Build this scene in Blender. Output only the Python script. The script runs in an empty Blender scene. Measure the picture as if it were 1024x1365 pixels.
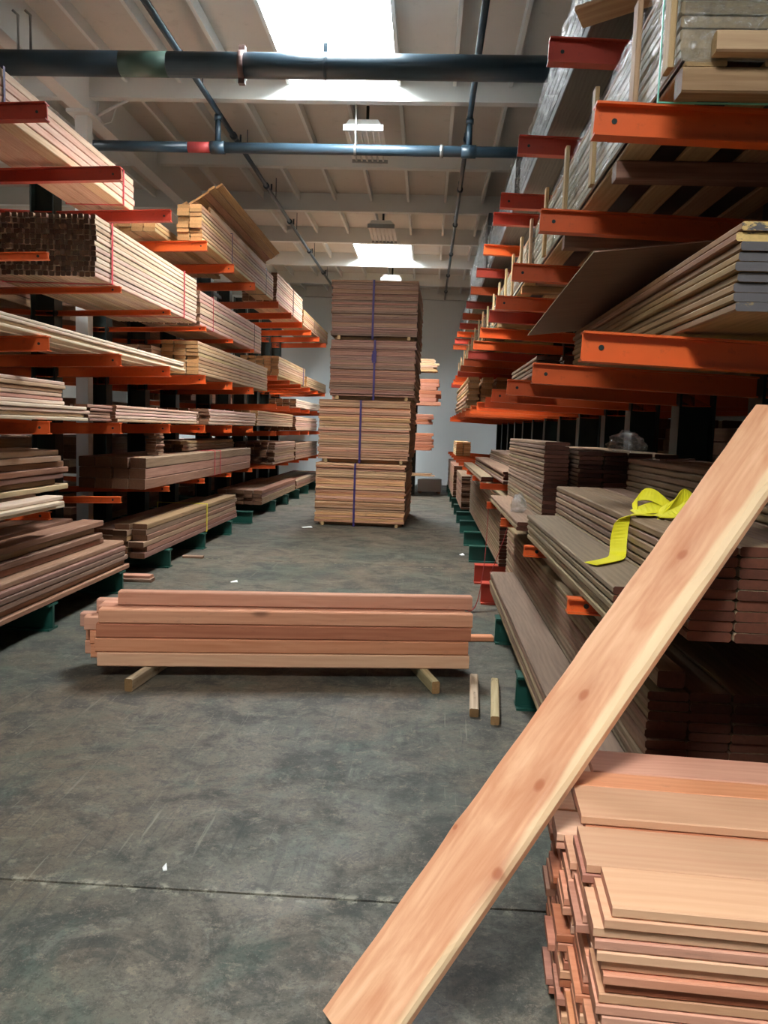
import bpy, bmesh, math, random
from mathutils import Vector, Matrix
R = random.Random(7)
S = bpy.context.scene
COL = S.collection

# ------------------------------------------------------------------ camera, world, light, exposure
cd = bpy.data.cameras.new('camera'); cam = bpy.data.objects.new('camera', cd); COL.objects.link(cam)
cd.sensor_fit = 'VERTICAL'; cd.sensor_height = 36.0; cd.lens = 1100 / 1365 * 36.0
cd.clip_start = .05; cd.clip_end = 200
cam.matrix_world = (Matrix.Translation((0, 0, 1.6)) @ Matrix.Rotation(math.radians(2.764), 4, 'Z')
                    @ Matrix.Rotation(math.radians(90 - 5.728), 4, 'X') @ Matrix.Rotation(math.radians(1.9), 4, 'Z'))
S.camera = cam
w = bpy.data.worlds.new('sky'); S.world = w; w.use_nodes = True
bg = w.node_tree.nodes['Background']; bg.inputs[0].default_value = (.86, .94, 1, 1); bg.inputs[1].default_value = .4
SKY_GLOW = 72.0
S.view_settings.view_transform = 'Standard'; S.view_settings.look = 'None'
S.view_settings.gamma = 1; S.view_settings.use_curve_mapping = False
S.view_settings.exposure = 0.3

# ------------------------------------------------------------------ node helpers
class NT:
    def __init__(s, name):
        s.m = bpy.data.materials.new(name); s.m.use_nodes = True
        s.t = s.m.node_tree; s.b = s.t.nodes['Principled BSDF']
        s.out = s.t.nodes['Material Output']
    def n(s, typ, **kw):
        x = s.t.nodes.new(typ)
        for k, v in kw.items(): setattr(x, k, v)
        return x
    def l(s, a, b): s.t.links.new(a, b)
    def put(s, sock, v):
        if isinstance(v, bpy.types.NodeSocket): s.l(v, sock)
        else: sock.default_value = v
    def math(s, op, a, b=0.0, c=0.0, clamp=False):
        x = s.n('ShaderNodeMath', operation=op, use_clamp=clamp)
        s.put(x.inputs[0], a); s.put(x.inputs[1], b); s.put(x.inputs[2], c)
        return x.outputs[0]
    def vmul(s, v, k):
        x = s.n('ShaderNodeVectorMath', operation='MULTIPLY'); s.l(v, x.inputs[0]); x.inputs[1].default_value = k
        return x.outputs[0]
    def vadd(s, a, b):
        x = s.n('ShaderNodeVectorMath', operation='ADD'); s.l(a, x.inputs[0]); s.put(x.inputs[1], b)
        return x.outputs[0]
    def noise(s, v, scale, detail=4, rough=.55, dist=0):
        x = s.n('ShaderNodeTexNoise'); s.l(v, x.inputs['Vector'])
        x.inputs['Scale'].default_value = scale; x.inputs['Detail'].default_value = detail
        x.inputs['Roughness'].default_value = rough; x.inputs['Distortion'].default_value = dist
        return x.outputs[0]
    def mix(s, f, a, b, blend='MIX'):
        x = s.n('ShaderNodeMix', data_type='RGBA', blend_type=blend)
        s.put(x.inputs[0], f)
        for i, v in ((6, a), (7, b)):
            if isinstance(v, bpy.types.NodeSocket): s.l(v, x.inputs[i])
            else: x.inputs[i].default_value = (*v[:3], 1)
        return x.outputs[2]
    def step(s, v, lo, hi):
        x = s.n('ShaderNodeMapRange', interpolation_type='SMOOTHSTEP')
        s.put(x.inputs[0], v); s.put(x.inputs[1], lo); s.put(x.inputs[2], hi)
        return x.outputs[0]
    def bump(s, h, strength=.3, dist=.01):
        x = s.n('ShaderNodeBump'); x.inputs['Strength'].default_value = strength; x.inputs['Distance'].default_value = dist
        s.l(h, x.inputs['Height']); s.l(x.outputs[0], s.b.inputs['Normal'])
    def fin(s, col, rough=.6, spec=.3, metal=0):
        s.put(s.b.inputs['Base Color'], (*col[:3], 1) if not isinstance(col, bpy.types.NodeSocket) else col)
        s.put(s.b.inputs['Roughness'], rough); s.b.inputs['Specular IOR Level'].default_value = spec
        s.b.inputs['Metallic'].default_value = metal
        return s.m

def srgb(r, g, b):
    f = lambda c: (c / 255 / 12.92) if c / 255 <= .04045 else ((c / 255 + .055) / 1.055) ** 2.4
    return (f(r), f(g), f(b))

def wood(name, light, dark, end=None, var=.35, grain=.5, hue=.02, knots=0, spec_knots=(), sap=None, fibre=1.0, rawedge=None, flip=False, blotch=False, rough=.62, endpaint=None, stain=0.0):
    """light/dark/end are colours; boards run along local X."""
    k = NT(name); tc = k.n('ShaderNodeTexCoord'); oi = k.n('ShaderNodeObjectInfo')
    rnd = oi.outputs['Random']
    r2 = k.math('FRACT', k.math('MULTIPLY', rnd, 91.7)); r3 = k.math('FRACT', k.math('MULTIPLY', rnd, 533.3))
    off = k.n('ShaderNodeCombineXYZ'); k.l(k.math('MULTIPLY', rnd, 37.0), off.inputs[0])
    k.l(k.math('MULTIPLY', r2, 11.0), off.inputs[1]); k.l(k.math('MULTIPLY', r3, 7.0), off.inputs[2])
    obj = tc.outputs['Object']; p = k.vadd(obj, off.outputs[0])
    n1 = k.noise(k.vmul(p, (1.3, 40, 40)), 1.6, 5, .6, .4)
    warp = k.noise(k.vmul(p, (1.1, 3, 3)), 1.0, 2)
    sx = k.n('ShaderNodeSeparateXYZ'); k.l(p, sx.inputs[0])
    phase = k.math('ADD', k.math('MULTIPLY', k.math('ADD', sx.outputs[1], k.math('MULTIPLY', sx.outputs[2], .7)), 34.0), k.math('MULTIPLY', warp, 5.0))
    kd = None
    so = k.n('ShaderNodeSeparateXYZ'); k.l(obj, so.inputs[0])
    yv = k.math('MULTIPLY', so.outputs[1], -1.0) if flip else so.outputs[1]
    for (kx, ky, kr) in spec_knots:
        dx = k.math('MULTIPLY', k.math('SUBTRACT', so.outputs[0], kx), .45)
        dy = k.math('SUBTRACT', yv, ky)
        d = k.math('SQRT', k.math('ADD', k.math('MULTIPLY', dx, dx), k.math('MULTIPLY', dy, dy)))
        g = k.math('EXPONENT', k.math('MULTIPLY', d, -1.0 / (kr * 1.7)))
        phase = k.math('ADD', phase, k.math('MULTIPLY', g, 2.4))
        dx2 = k.math('MULTIPLY', dx, 1.7)
        d2 = k.math('SQRT', k.math('ADD', k.math('MULTIPLY', dx2, dx2), k.math('MULTIPLY', dy, dy)))
        m = k.math('SUBTRACT', 1.0, k.step(d2, kr * .25, kr))
        halo = k.math('MULTIPLY', k.math('EXPONENT', k.math('MULTIPLY', d, -1.0 / (kr * 1.2))), .75)
        m = k.math('MAXIMUM', m, halo)
        kd = m if kd is None else k.math('MAXIMUM', kd, m)
    rings = k.math('ADD', k.math('MULTIPLY', k.math('SINE', k.math('MULTIPLY', phase, 6.28)), .5), .5)
    f = k.math('ADD', k.math('MULTIPLY', n1, .86), k.math('MULTIPLY', rings, .14))
    f = k.step(f, .25, .8) if fibre == 1 else k.math('ADD', .5, k.math('MULTIPLY', k.math('SUBTRACT', k.step(f, .25, .8), .5), fibre))
    blo = k.noise(k.vmul(p, (.8, 5, 5)), 1.3, 3)
    if blotch: blo = k.step(k.noise(k.vmul(p, (1.6, 6, 6)), 1.5, 4, .6, .8), .3, .72)
    f = k.math('ADD', k.math('MULTIPLY', f, grain), k.math('MULTIPLY', k.math('SUBTRACT', 1.0, blo), 1.0 - grain * .6), clamp=True)
    col = k.mix(f, light, dark)
    if sap:   # pale sapwood band along one edge, wandering with the board's length
        edge, amp, colr = sap
        b = k.math('ADD', k.math('MULTIPLY', k.noise(k.vmul(obj, (1.2, 0, 0)), 1.6, 2), amp), k.math('SUBTRACT', edge - amp * .5, k.math('MULTIPLY', k.step(so.outputs[0], -.75, .35), .034)))
        sm_ = k.step(yv, k.math('SUBTRACT', b, .010), k.math('ADD', b, .006))
        sm_ = k.math('MULTIPLY', sm_, k.step(so.outputs[2], -.027, -.021))
        col = k.mix(k.math('MULTIPLY', sm_, .7), col, colr)
    if rawedge:   # rough darker strip left by the bark side
        eb_ = k.math('ADD', rawedge[0], k.math('MULTIPLY', k.noise(k.vmul(obj, (2.0, 0, 0)), 2.0, 4), rawedge[1]))
        rm = k.math('MULTIPLY', k.math('SUBTRACT', 1.0, k.step(yv, k.math('SUBTRACT', eb_, .004), eb_)), k.math('SUBTRACT', 1.0, k.step(so.outputs[0], -.1, .1)))
        col = k.mix(k.math('MULTIPLY', rm, .6), col, rawedge[2])
    if knots:
        v = k.n('ShaderNodeTexVoronoi', feature='F1'); k.l(k.vmul(p, (1, 2.2, 2.2)), v.inputs['Vector']); v.inputs['Scale'].default_value = knots
        km = k.math('MULTIPLY', k.math('SUBTRACT', 1.0, k.step(v.outputs['Distance'], .03, .10)), .75)
        col = k.mix(km, col, tuple(c * .35 for c in dark))
    if kd is not None:
        col = k.mix(k.math('MULTIPLY', kd, .92), col, tuple(c * u for c, u in zip(dark, (.62, .42, .35))))
    if stain:
        st = k.step(k.noise(k.vmul(p, (3, 9, 9)), 2.2, 6, .7), .58, .72)
        col = k.mix(k.math('MULTIPLY', st, stain), col, (.02, .016, .014))
    hs = k.n('ShaderNodeHueSaturation'); k.l(col, hs.inputs['Color'])
    k.l(k.math('ADD', k.math('MULTIPLY', r2, hue * 2), .5 - hue), hs.inputs['Hue'])
    k.l(k.math('ADD', k.math('MULTIPLY', rnd, var), 1 - var * .6), hs.inputs['Value'])
    k.l(k.math('ADD', k.math('MULTIPLY', r3, .2), .85), hs.inputs['Saturation'])
    col = hs.outputs[0]
    # end grain
    sn = k.n('ShaderNodeSeparateXYZ'); k.l(tc.outputs['Normal'], sn.inputs[0])
    em = k.step(k.math('ABSOLUTE', sn.outputs[0]), .75, .85)
    e = end or tuple(c * .6 for c in dark)
    en = k.noise(p, 60, 4); eb = k.math('ADD', k.math('MULTIPLY', r3, .6), .7)
    ec = k.mix(en, tuple(c * .65 for c in e), tuple(min(1, c * 1.25) for c in e))
    hv = k.n('ShaderNodeHueSaturation'); k.l(ec, hv.inputs['Color']); k.l(eb, hv.inputs['Value']); ec = hv.outputs[0]
    if endpaint:
        pm = k.step(k.noise(k.vadd(k.vmul(obj, (1, 4, 14)), off.outputs[0]), 3, 6, .75), k.math('ADD', .3, k.math('MULTIPLY', r2, .5)), k.math('ADD', .36, k.math('MULTIPLY', r2, .5)))
        ec = k.mix(pm, endpaint, ec)
    col = k.mix(em, col, ec)
    k.bump(n1, .25, .004)
    return k.fin(col, rough, .25)

def plain(name, col, rough=.5, spec=.4, metal=0, var=.12, scale=6, dirt=0.0):
    k = NT(name); tc = k.n('ShaderNodeTexCoord'); n = k.noise(tc.outputs['Object'], scale, 5, .6)
    c = k.mix(n, tuple(x * (1 - var) for x in col), tuple(min(1, x * (1 + var)) for x in col))
    if dirt:
        d = k.step(k.noise(tc.outputs['Object'], scale * 2.3, 7, .75), .56, .7)
        c = k.mix(k.math('MULTIPLY', d, dirt), c, (.02, .018, .016))
    return k.fin(c, rough, spec, metal)

M = {}
M['redwood'] = wood('fresh redwood', srgb(228, 164, 126), srgb(194, 120, 84), srgb(190, 128, 96), var=.28, knots=1.2, hue=.003, fibre=.8, stain=.2)
M['redwood_pale'] = wood('pale fresh redwood', srgb(228, 182, 142), srgb(204, 146, 110), srgb(180, 122, 96), var=.22, knots=1.3, hue=.004, fibre=.7)
M['redwood_deep'] = wood('deep redwood', srgb(198, 130, 96), srgb(156, 88, 62), srgb(160, 100, 74), var=.3, knots=1.2, hue=.003, fibre=.8, stain=.3)
M['plank'] = wood('plank redwood', srgb(240, 192, 152), srgb(206, 144, 106), srgb(200, 146, 112), var=.0, hue=0,
                  grain=.55, fibre=.6, flip=True, blotch=True, sap=(.112, .045, srgb(240, 214, 168)), rawedge=(-.112, .035, srgb(206, 142, 104)),
                  spec_knots=((.507, -.002, .030), (-.037, -.003, .030), (-.329, .053, .030), (-.586, .104, .026), (-.56, -.112, .014)))
M['cream'] = wood('cream board', srgb(240, 222, 196), srgb(206, 172, 146), srgb(150, 112, 84), var=.25)
M['pink'] = wood('pinkish board', srgb(224, 190, 165), srgb(186, 138, 112), srgb(130, 92, 68), var=.3)
M['tan'] = wood('tan board', srgb(206, 172, 130), srgb(160, 120, 84), srgb(176, 130, 84), var=.3)
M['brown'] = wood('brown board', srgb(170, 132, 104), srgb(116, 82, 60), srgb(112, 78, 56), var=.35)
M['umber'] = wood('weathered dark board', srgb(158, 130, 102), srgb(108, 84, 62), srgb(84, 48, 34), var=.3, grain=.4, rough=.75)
M['stick'] = wood('dark square stick', srgb(228, 206, 180), srgb(186, 148, 120), srgb(84, 58, 40), var=.35)
M['rough'] = wood('rough sawn panel', srgb(222, 172, 128), srgb(168, 116, 82), srgb(176, 126, 90), var=.6, hue=.014, stain=.5)
M['rough_shaded'] = wood('rough sawn shaded panel', srgb(172, 130, 106), srgb(122, 84, 64), srgb(140, 98, 72), var=.6, hue=.014, stain=.5)  # dimmer light on the upper lifts put into a darker panel colour
M['pine'] = wood('yellow pine', srgb(208, 178, 128), srgb(166, 130, 86), srgb(180, 146, 100), var=.25)
M['painted_end'] = wood('ply board with painted ends', srgb(172, 138, 100), srgb(120, 90, 62), srgb(196, 164, 104), var=.3, endpaint=srgb(92, 88, 88))
M['sheet'] = wood('thin brown sheet', srgb(140, 112, 88), srgb(112, 86, 66), srgb(196, 180, 150), var=.1)
M['lath'] = wood('pale lath', srgb(232, 226, 204), srgb(180, 168, 140), srgb(170, 150, 120), var=.5)
M['sticker'] = wood('old sticker wood', srgb(212, 192, 154), srgb(150, 122, 86), srgb(140, 106, 68), var=.25, stain=.6)
M['orange'] = plain('orange painted steel', srgb(212, 92, 36), .45, .4, dirt=.25)
M['red'] = plain('rust red painted steel', srgb(176, 62, 44), .5, .35, dirt=.3)
M['green'] = plain('dark green painted steel', srgb(22, 70, 58), .45, .4, dirt=.3)
M['upright'] = plain('blackish green steel', srgb(30, 42, 38), .5, .35)
M['white'] = plain('white painted timber', srgb(222, 226, 224), .7, .2, var=.05, scale=1.5)
M['ceil'] = plain('white painted roof deck', srgb(206, 203, 197), .8, .15, var=.06, scale=2, dirt=.12)
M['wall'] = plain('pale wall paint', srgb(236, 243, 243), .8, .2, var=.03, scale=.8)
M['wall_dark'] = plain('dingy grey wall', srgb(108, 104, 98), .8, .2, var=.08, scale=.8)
M['pipe'] = plain('blue grey pipe paint', srgb(44, 62, 74), .35, .5, var=.2, scale=3)
M['pipe_green'] = plain('green pipe paint', srgb(74, 100, 90), .4, .5)
M['pipe_red'] = plain('red pipe band', srgb(168, 62, 62), .5, .4, dirt=.4)
M['rusty'] = plain('rusty clamp', srgb(96, 74, 70), .6, .3, dirt=.5)
M['galv'] = plain('galvanised steel', srgb(150, 152, 150), .4, .5, metal=.7)
M['lampw'] = plain('white lamp enamel', srgb(235, 235, 230), .4, .4, var=.02)
M['tube'] = plain('unlit lamp tube', srgb(245, 245, 240), .25, .5, var=.01)
M['strap_purple'] = plain('purple strap', srgb(58, 42, 92), .55, .3)
M['strap_red'] = plain('red strap', srgb(200, 60, 72), .5, .3)
M['strap_black'] = plain('black strap', srgb(30, 30, 36), .5, .3)
M['strap_yellow'] = plain('yellow strap', srgb(226, 206, 60), .5, .3)
M['strap_green'] = plain('green strap', srgb(110, 190, 160), .4, .4)
M['web_red'] = plain('dull red webbing', srgb(140, 44, 40), .7, .2)
M['lime'] = plain('lime yellow webbing', srgb(226, 216, 44), .6, .3, var=.1, scale=30)
M['paper'] = plain('white paper', srgb(235, 235, 230), .8, .2, var=.02)
M['black'] = plain('black plastic', srgb(26, 28, 34), .35, .5)
M['boxwhite'] = plain('white carton', srgb(222, 226, 228), .8, .2, var=.03)

def concrete():
    k = NT('worn sealed concrete'); tc = k.n('ShaderNodeTexCoord'); g = k.n('ShaderNodeNewGeometry'); p = g.outputs['Position']
    big = k.noise(p, .45, 5, .6); mid = k.noise(p, 2.6, 7, .7, .6); fine = k.noise(p, 22, 6, .7)
    c = k.mix(k.step(big, .38, .62), srgb(98, 92, 81), srgb(68, 77, 70))
    c = k.mix(k.math('MULTIPLY', k.step(k.noise(p, .8, 6, .7), .44, .62), .65), c, srgb(94, 80, 66))
    c = k.mix(k.math('MULTIPLY', k.step(mid, .47, .62), .75), c, srgb(44, 49, 48))
    c = k.mix(k.math('MULTIPLY', k.step(k.noise(p, 5.5, 8, .75, 1.0), .52, .66), .42), c, srgb(122, 124, 117))
    c = k.mix(k.math('MULTIPLY', k.step(fine, .45, .75), .3), c, srgb(46, 48, 46))
    c = k.mix(k.math('MULTIPLY', k.step(k.noise(p, 1.7, 6, .65, .8), .54, .64), .4), c, srgb(62, 84, 76))
    c = k.mix(k.math('MULTIPLY', k.step(k.noise(p, 9, 10, .85, .5), .5, .58), .65), c, srgb(46, 47, 43))
    c = k.mix(k.math('MULTIPLY', k.step(k.noise(p, 13, 10, .85, .3), .53, .61), .6), c, srgb(122, 114, 102))
    c = k.mix(k.math('MULTIPLY', k.step(k.noise(p, 55, 6, .8), .5, .6), .5), c, srgb(44, 45, 43))
    c = k.mix(k.math('MULTIPLY', k.step(k.noise(p, 70, 5, .8), .58, .66), .4), c, srgb(136, 132, 122))
    # tyre and drag marks: long thin stretched noise in two directions
    for ang, sc, th, colr, a in ((.45, (9, .35, 1), .66, srgb(46, 49, 48), .5), (-.35, (16, .5, 1), .70, srgb(140, 140, 132), .35), (-.75, (14, .4, 1), .70, srgb(140, 140, 132), .3), (.02, (12, .9, 1), .68, srgb(44, 47, 46), .5)):
        mp = k.n('ShaderNodeMapping'); k.l(p, mp.inputs[0]); mp.inputs['Rotation'].default_value = (0, 0, ang); mp.inputs['Scale'].default_value = sc
        mk = k.math('MULTIPLY', k.step(k.noise(mp.outputs[0], 2.6, 4, .6), th - .06, th), k.step(k.noise(p, .9, 3), .42, .56))
        c = k.mix(k.math('MULTIPLY', mk, a), c, colr)
    # chipped pale edges along the slab joints
    sp = k.n('ShaderNodeSeparateXYZ'); k.l(p, sp.inputs[0])
    for jy in JOINTS:
        d = k.math('ABSOLUTE', k.math('SUBTRACT', sp.outputs[1], jy))
        chip = k.math('MULTIPLY', k.math('SUBTRACT', 1.0, k.step(d, .008, .05)), k.step(k.noise(p, 14, 5, .7), .5, .62))
        c = k.mix(k.math('MULTIPLY', chip, .7), c, srgb(150, 150, 138))
    c = k.mix(1.0, c, (1.07, 1.0, .90), 'MULTIPLY')
    rg = k.math('ADD', .46, k.math('MULTIPLY', k.step(mid, .3, .7), .25))
    k.bump(k.noise(p, 40, 4), .06, .004)
    return k.fin(c, rg, .4)
JOINTS = (2.66, 9.6, 16.4)
M['concrete'] = concrete()

def glow(name, col, strength):
    k = NT(name); tc = k.n('ShaderNodeTexCoord')
    e = k.n('ShaderNodeEmission'); n = k.noise(tc.outputs['Object'], 1.2, 2)
    k.l(k.mix(n, tuple(c * .97 for c in col), col), e.inputs[0]); e.inputs[1].default_value = strength
    k.l(e.outputs[0], k.out.inputs[0]); return k.m
M['daylight'] = glow('daylit diffuser', (.92, .97, 1.0), SKY_GLOW)

def wrapmat(name, amt, tint=(.9, .92, .93)):
    k = NT(name); tc = k.n('ShaderNodeTexCoord'); o = tc.outputs['Object']
    h = k.noise(k.vmul(o, (3, 16, 16)), 1.6, 5, .65, 1.2)
    tr = k.n('ShaderNodeBsdfTransparent'); tr.inputs[0].default_value = (*tint, 1)
    gl = k.n('ShaderNodeBsdfGlossy'); gl.inputs['Roughness'].default_value = .16
    b = k.n('ShaderNodeBump'); b.inputs['Strength'].default_value = .9; b.inputs['Distance'].default_value = .03
    k.l(h, b.inputs['Height']); k.l(b.outputs[0], gl.inputs['Normal'])
    mx = k.n('ShaderNodeMixShader'); k.put(mx.inputs[0], k.math('MULTIPLY', k.step(h, .3, .7), amt, clamp=True))
    k.l(tr.outputs[0], mx.inputs[1]); k.l(gl.outputs[0], mx.inputs[2]); k.l(mx.outputs[0], k.out.inputs[0])
    return k.m
M['wrap'] = wrapmat('stretch wrap', .5); M['wrap2'] = wrapmat('cloudy stretch wrap', .6); M['film'] = wrapmat('crumpled film', .55)

# ------------------------------------------------------------------ object helpers
def link(name, me, mat=None, parent=None, loc=(0, 0, 0), rot=(0, 0, 0)):
    o = bpy.data.objects.new(name, me); COL.objects.link(o); o.location = loc; o.rotation_euler = rot
    if mat is not None and me is not None and not me.materials: me.materials.append(M[mat] if isinstance(mat, str) else mat)
    if parent: o.parent = parent
    return o
def tag(o, label, cat, group=None):
    o['label'] = label; o['category'] = cat
    if group: o['group'] = group
    return o
def thing(name, label, cat, loc=(0, 0, 0), rz=0, group=None):
    return tag(link(name, None, loc=loc, rot=(0, 0, rz)), label, cat, group)
def struct(o): o['kind'] = 'structure'; return o
def mesh(name, v, f, smooth=False):
    me = bpy.data.meshes.new(name); me.from_pydata([tuple(x) for x in v], [], f); me.update()
    if smooth:
        for p in me.polygons: p.use_smooth = True
    return me
def boxes(lst):
    """list of (x0,x1,y0,y1,z0,z1) -> verts, faces"""
    V, F = [], []
    for a, b, c, d, e, g in lst:
        n = len(V)
        V += [(a, c, e), (b, c, e), (b, d, e), (a, d, e), (a, c, g), (b, c, g), (b, d, g), (a, d, g)]
        F += [tuple(n + i for i in q) for q in ((3, 2, 1, 0), (4, 5, 6, 7), (0, 1, 5, 4), (1, 2, 6, 5), (2, 3, 7, 6), (3, 0, 4, 7))]
    return V, F
def box(name, x0, x1, y0, y1, z0, z1, mat, parent=None):
    cx, cy, cz = (x0 + x1) / 2, (y0 + y1) / 2, z0
    v, f = boxes([(x0 - cx, x1 - cx, y0 - cy, y1 - cy, 0, z1 - z0)])
    return link(name, mesh(name, v, f), mat, parent, (cx, cy, cz))
BM = {}
def board_me(L, W, T, mat, ch=.0065, warp=0):
    """chamfered board along X, centred in X,Y, base at z=0"""
    key = (round(L, 2), round(W, 3), round(T, 4), mat, warp)
    if key in BM: return BM[key]
    ch = min(ch, T * .2, W * .2); w2 = W / 2
    sec = [(-w2 + ch, 0), (w2 - ch, 0), (w2, ch), (w2, T - ch), (w2 - ch, T), (-w2 + ch, T), (-w2, T - ch), (-w2, ch)]
    V, F = [], []
    xs = (-L / 2, L / 2)
    for x in xs: V += [(x, y, z) for y, z in sec]
    for i in range(8): F.append((i, (i + 1) % 8, 8 + (i + 1) % 8, 8 + i)[::-1])
    F.append(tuple(range(8))); F.append(tuple(range(15, 7, -1)))
    me = mesh('board', V, [tuple(reversed(f)) for f in F]); me.materials.append(M[mat])
    BM[key] = me; return me
def tube(pts, r, seg=10):
    """tube along a polyline -> verts, faces (capped)"""
    V, F = [], []; pts = [Vector(p) for p in pts]; up = None
    for i, p in enumerate(pts):
        d = (pts[min(i + 1, len(pts) - 1)] - pts[max(i - 1, 0)]).normalized()
        a = d.cross(Vector((0, 0, 1)))
        if a.length < .1: a = d.cross(Vector((0, 1, 0)))
        a.normalize(); b = d.cross(a)
        rr = r[i] if isinstance(r, (list, tuple)) else r
        V += [p + a * rr * math.cos(t) + b * rr * math.sin(t) for t in [2 * math.pi * j / seg for j in range(seg)]]
    for i in range(len(pts) - 1):
        for j in range(seg):
            k = (j + 1) % seg
            F.append((i * seg + j, i * seg + k, (i + 1) * seg + k, (i + 1) * seg + j))
    F.append(tuple(range(seg))[::-1]); F.append(tuple((len(pts) - 1) * seg + j for j in range(seg)))
    return V, F
def tube_obj(name, pts, r, mat, parent=None, seg=10):
    o = Vector(pts[0]); v, f = tube([Vector(p) - o for p in pts], r, seg)
    me = mesh(name, v, f)
    for p in me.polygons: p.use_smooth = len(p.vertices) == 4
    return link(name, me, mat, parent, o)
def ibeam(L, H, Wf, tf, tw, mat, taper=1.0):
    """I section along +X from x=0, top flange at z=0 going down, height H (tip H*taper)"""
    h2 = H * taper; a, b = Wf / 2, tw / 2
    def sec(x, h): return [(x, -a, 0), (x, a, 0), (x, a, -tf), (x, b, -tf), (x, b, -h + tf), (x, a, -h + tf), (x, a, -h), (x, -a, -h), (x, -a, -h + tf), (x, -b, -h + tf), (x, -b, -tf), (x, -a, -tf)]
    V = sec(0, H) + sec(L, h2); n = 12
    F = [(i, (i + 1) % n, n + (i + 1) % n, n + i) for i in range(n)]
    for s in (0, n):
        q = [(s + 0, s + 1, s + 2, s + 3, s + 10, s + 11), (s + 3, s + 4, s + 9, s + 10), (s + 4, s + 5, s + 6, s + 7, s + 8, s + 9)]
        F += q if s else [tuple(reversed(t)) for t in q]
    me = mesh('beam', V, F); me.materials.append(M[mat]); return me
def ribbon(name, pts, width, mat, parent=None, wdir=(0, 1, 0), th=.003):
    """flat webbing along a path; wdir a vector or one per point"""
    pts = [Vector(p) for p in pts]; o = pts[0].copy(); V, F = [], []
    # Catmull-Rom refine
    def cr(P, t, i):
        p0, p1, p2, p3 = P[max(i - 1, 0)], P[i], P[i + 1], P[min(i + 2, len(P) - 1)]
        return .5 * ((2 * p1) + (p2 - p0) * t + (2 * p0 - 5 * p1 + 4 * p2 - p3) * t * t + (3 * p1 - p0 - 3 * p2 + p3) * t ** 3)
    wd = [Vector(wdir)] * len(pts) if not isinstance(wdir[0], (tuple, list)) else [Vector(x) for x in wdir]
    P, Wd = [], []
    for i in range(len(pts) - 1):
        for s in range(5):
            P.append(cr(pts, s / 5, i)); Wd.append(wd[i].lerp(wd[i + 1], s / 5))
    P.append(pts[-1]); Wd.append(wd[-1])
    for i, p in enumerate(P):
        d = (P[min(i + 1, len(P) - 1)] - P[max(i - 1, 0)]).normalized()
        ww = Wd[i].normalized(); nn = d.cross(ww)
        nn = nn.normalized() if nn.length > .05 else Vector((0, 0, 1))
        for s, t in ((-1, -1), (1, -1), (1, 1), (-1, 1)): V.append(p - o + ww * s * width / 2 + nn * t * th / 2)
    for i in range(len(P) - 1):
        for j in range(4):
            k = (j + 1) % 4; F.append((4 * i + j, 4 * i + k, 4 * i + 4 + k, 4 * i + 4 + j))
    F.append((3, 2, 1, 0)); e = 4 * len(P) - 4; F.append((e, e + 1, e + 2, e + 3))
    return link(name, mesh(name, V, F), mat, parent, o)

# ------------------------------------------------------------------ the building
WX0, WX1, WY0, WY1 = -9.0, 8.0, -9.0, 24.5
ZB, ZC = 5.37, 5.67
floor = struct(box('floor', WX0 - .2, WX1 + .2, WY0 - 6, WY1 + .2, -.12, -.03, 'concrete'))
ys = [WY0 - 6, *JOINTS, WY1 + .2]
for a, b in zip(ys, ys[1:]):
    s = box('slab', WX0 - .2, WX1 + .2, a + .006, b - .006, -.03, 0, 'concrete', floor)
    s.location = s.location - floor.location
def wallbox(n, *a): return struct(box(n, *a))
wallbox('wall_back', WX0, WX1, WY1, WY1 + .2, 0, ZC + .2, 'wall')
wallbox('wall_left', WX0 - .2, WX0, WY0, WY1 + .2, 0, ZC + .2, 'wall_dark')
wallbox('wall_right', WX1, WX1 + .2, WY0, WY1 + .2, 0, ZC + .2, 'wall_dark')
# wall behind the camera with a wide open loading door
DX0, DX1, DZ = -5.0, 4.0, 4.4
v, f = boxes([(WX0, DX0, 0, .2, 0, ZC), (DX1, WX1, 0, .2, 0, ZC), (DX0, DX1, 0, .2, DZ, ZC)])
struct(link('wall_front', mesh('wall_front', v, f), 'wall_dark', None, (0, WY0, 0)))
# ceiling deck with skylight openings
PITCH = 2.44
BY = [10.0 + PITCH * k for k in range(-7, 6)]           # cross beams
SKX = (-1.75, -.47)
SKB = [(BY[i] + .07, BY[i + 1] - .07) for i in (2, 6, 10)]   # bays with a skylight
AISLES = [(SKX[0] + d, SKX[1] + d) for d in (-6.4, 0)]  # left set is unseen, added to light the next aisle for bright glimpses
cells = []
xsplit = sorted({WX0, WX1, *[x for a in AISLES for x in a]})
ysplit = sorted({WY0, WY1 + .1, *[y for b in SKB for y in b]})
for x0, x1 in zip(xsplit, xsplit[1:]):
    for y0, y1 in zip(ysplit, ysplit[1:]):
        if (x0, x1) in AISLES and (y0, y1) in SKB and (x0 > -3 or y0 > 5): continue
        cells.append((x0, x1, y0, y1, ZC, ZC + .06))
v, f = boxes(cells); ceiling = struct(link('ceiling', mesh('ceiling', v, f), 'ceil'))
for y in BY + [WY1 - .06]:
    box('cross_beam', WX0, WX1, y - .06, y + .06, ZB, ZC, 'white', ceiling)
PX = [SKX[0] + .64 * i for i in range(-5, 8)]
pur = None
for i, y0 in enumerate(BY):
    y1 = BY[i + 1] if i + 1 < len(BY) else WY1 - .06
    if y1 < 7: continue
    sky = any(abs(b[0] - .07 - y0) < .1 for b in SKB)
    for x in PX:
        if sky and SKX[0] + .1 < x < SKX[1] - .1: continue
        box('purlin', x - .02, x + .02, y0 + .06, y1 - .06, ZC - .13, ZC, 'white', ceiling)
wn = 0
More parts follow.
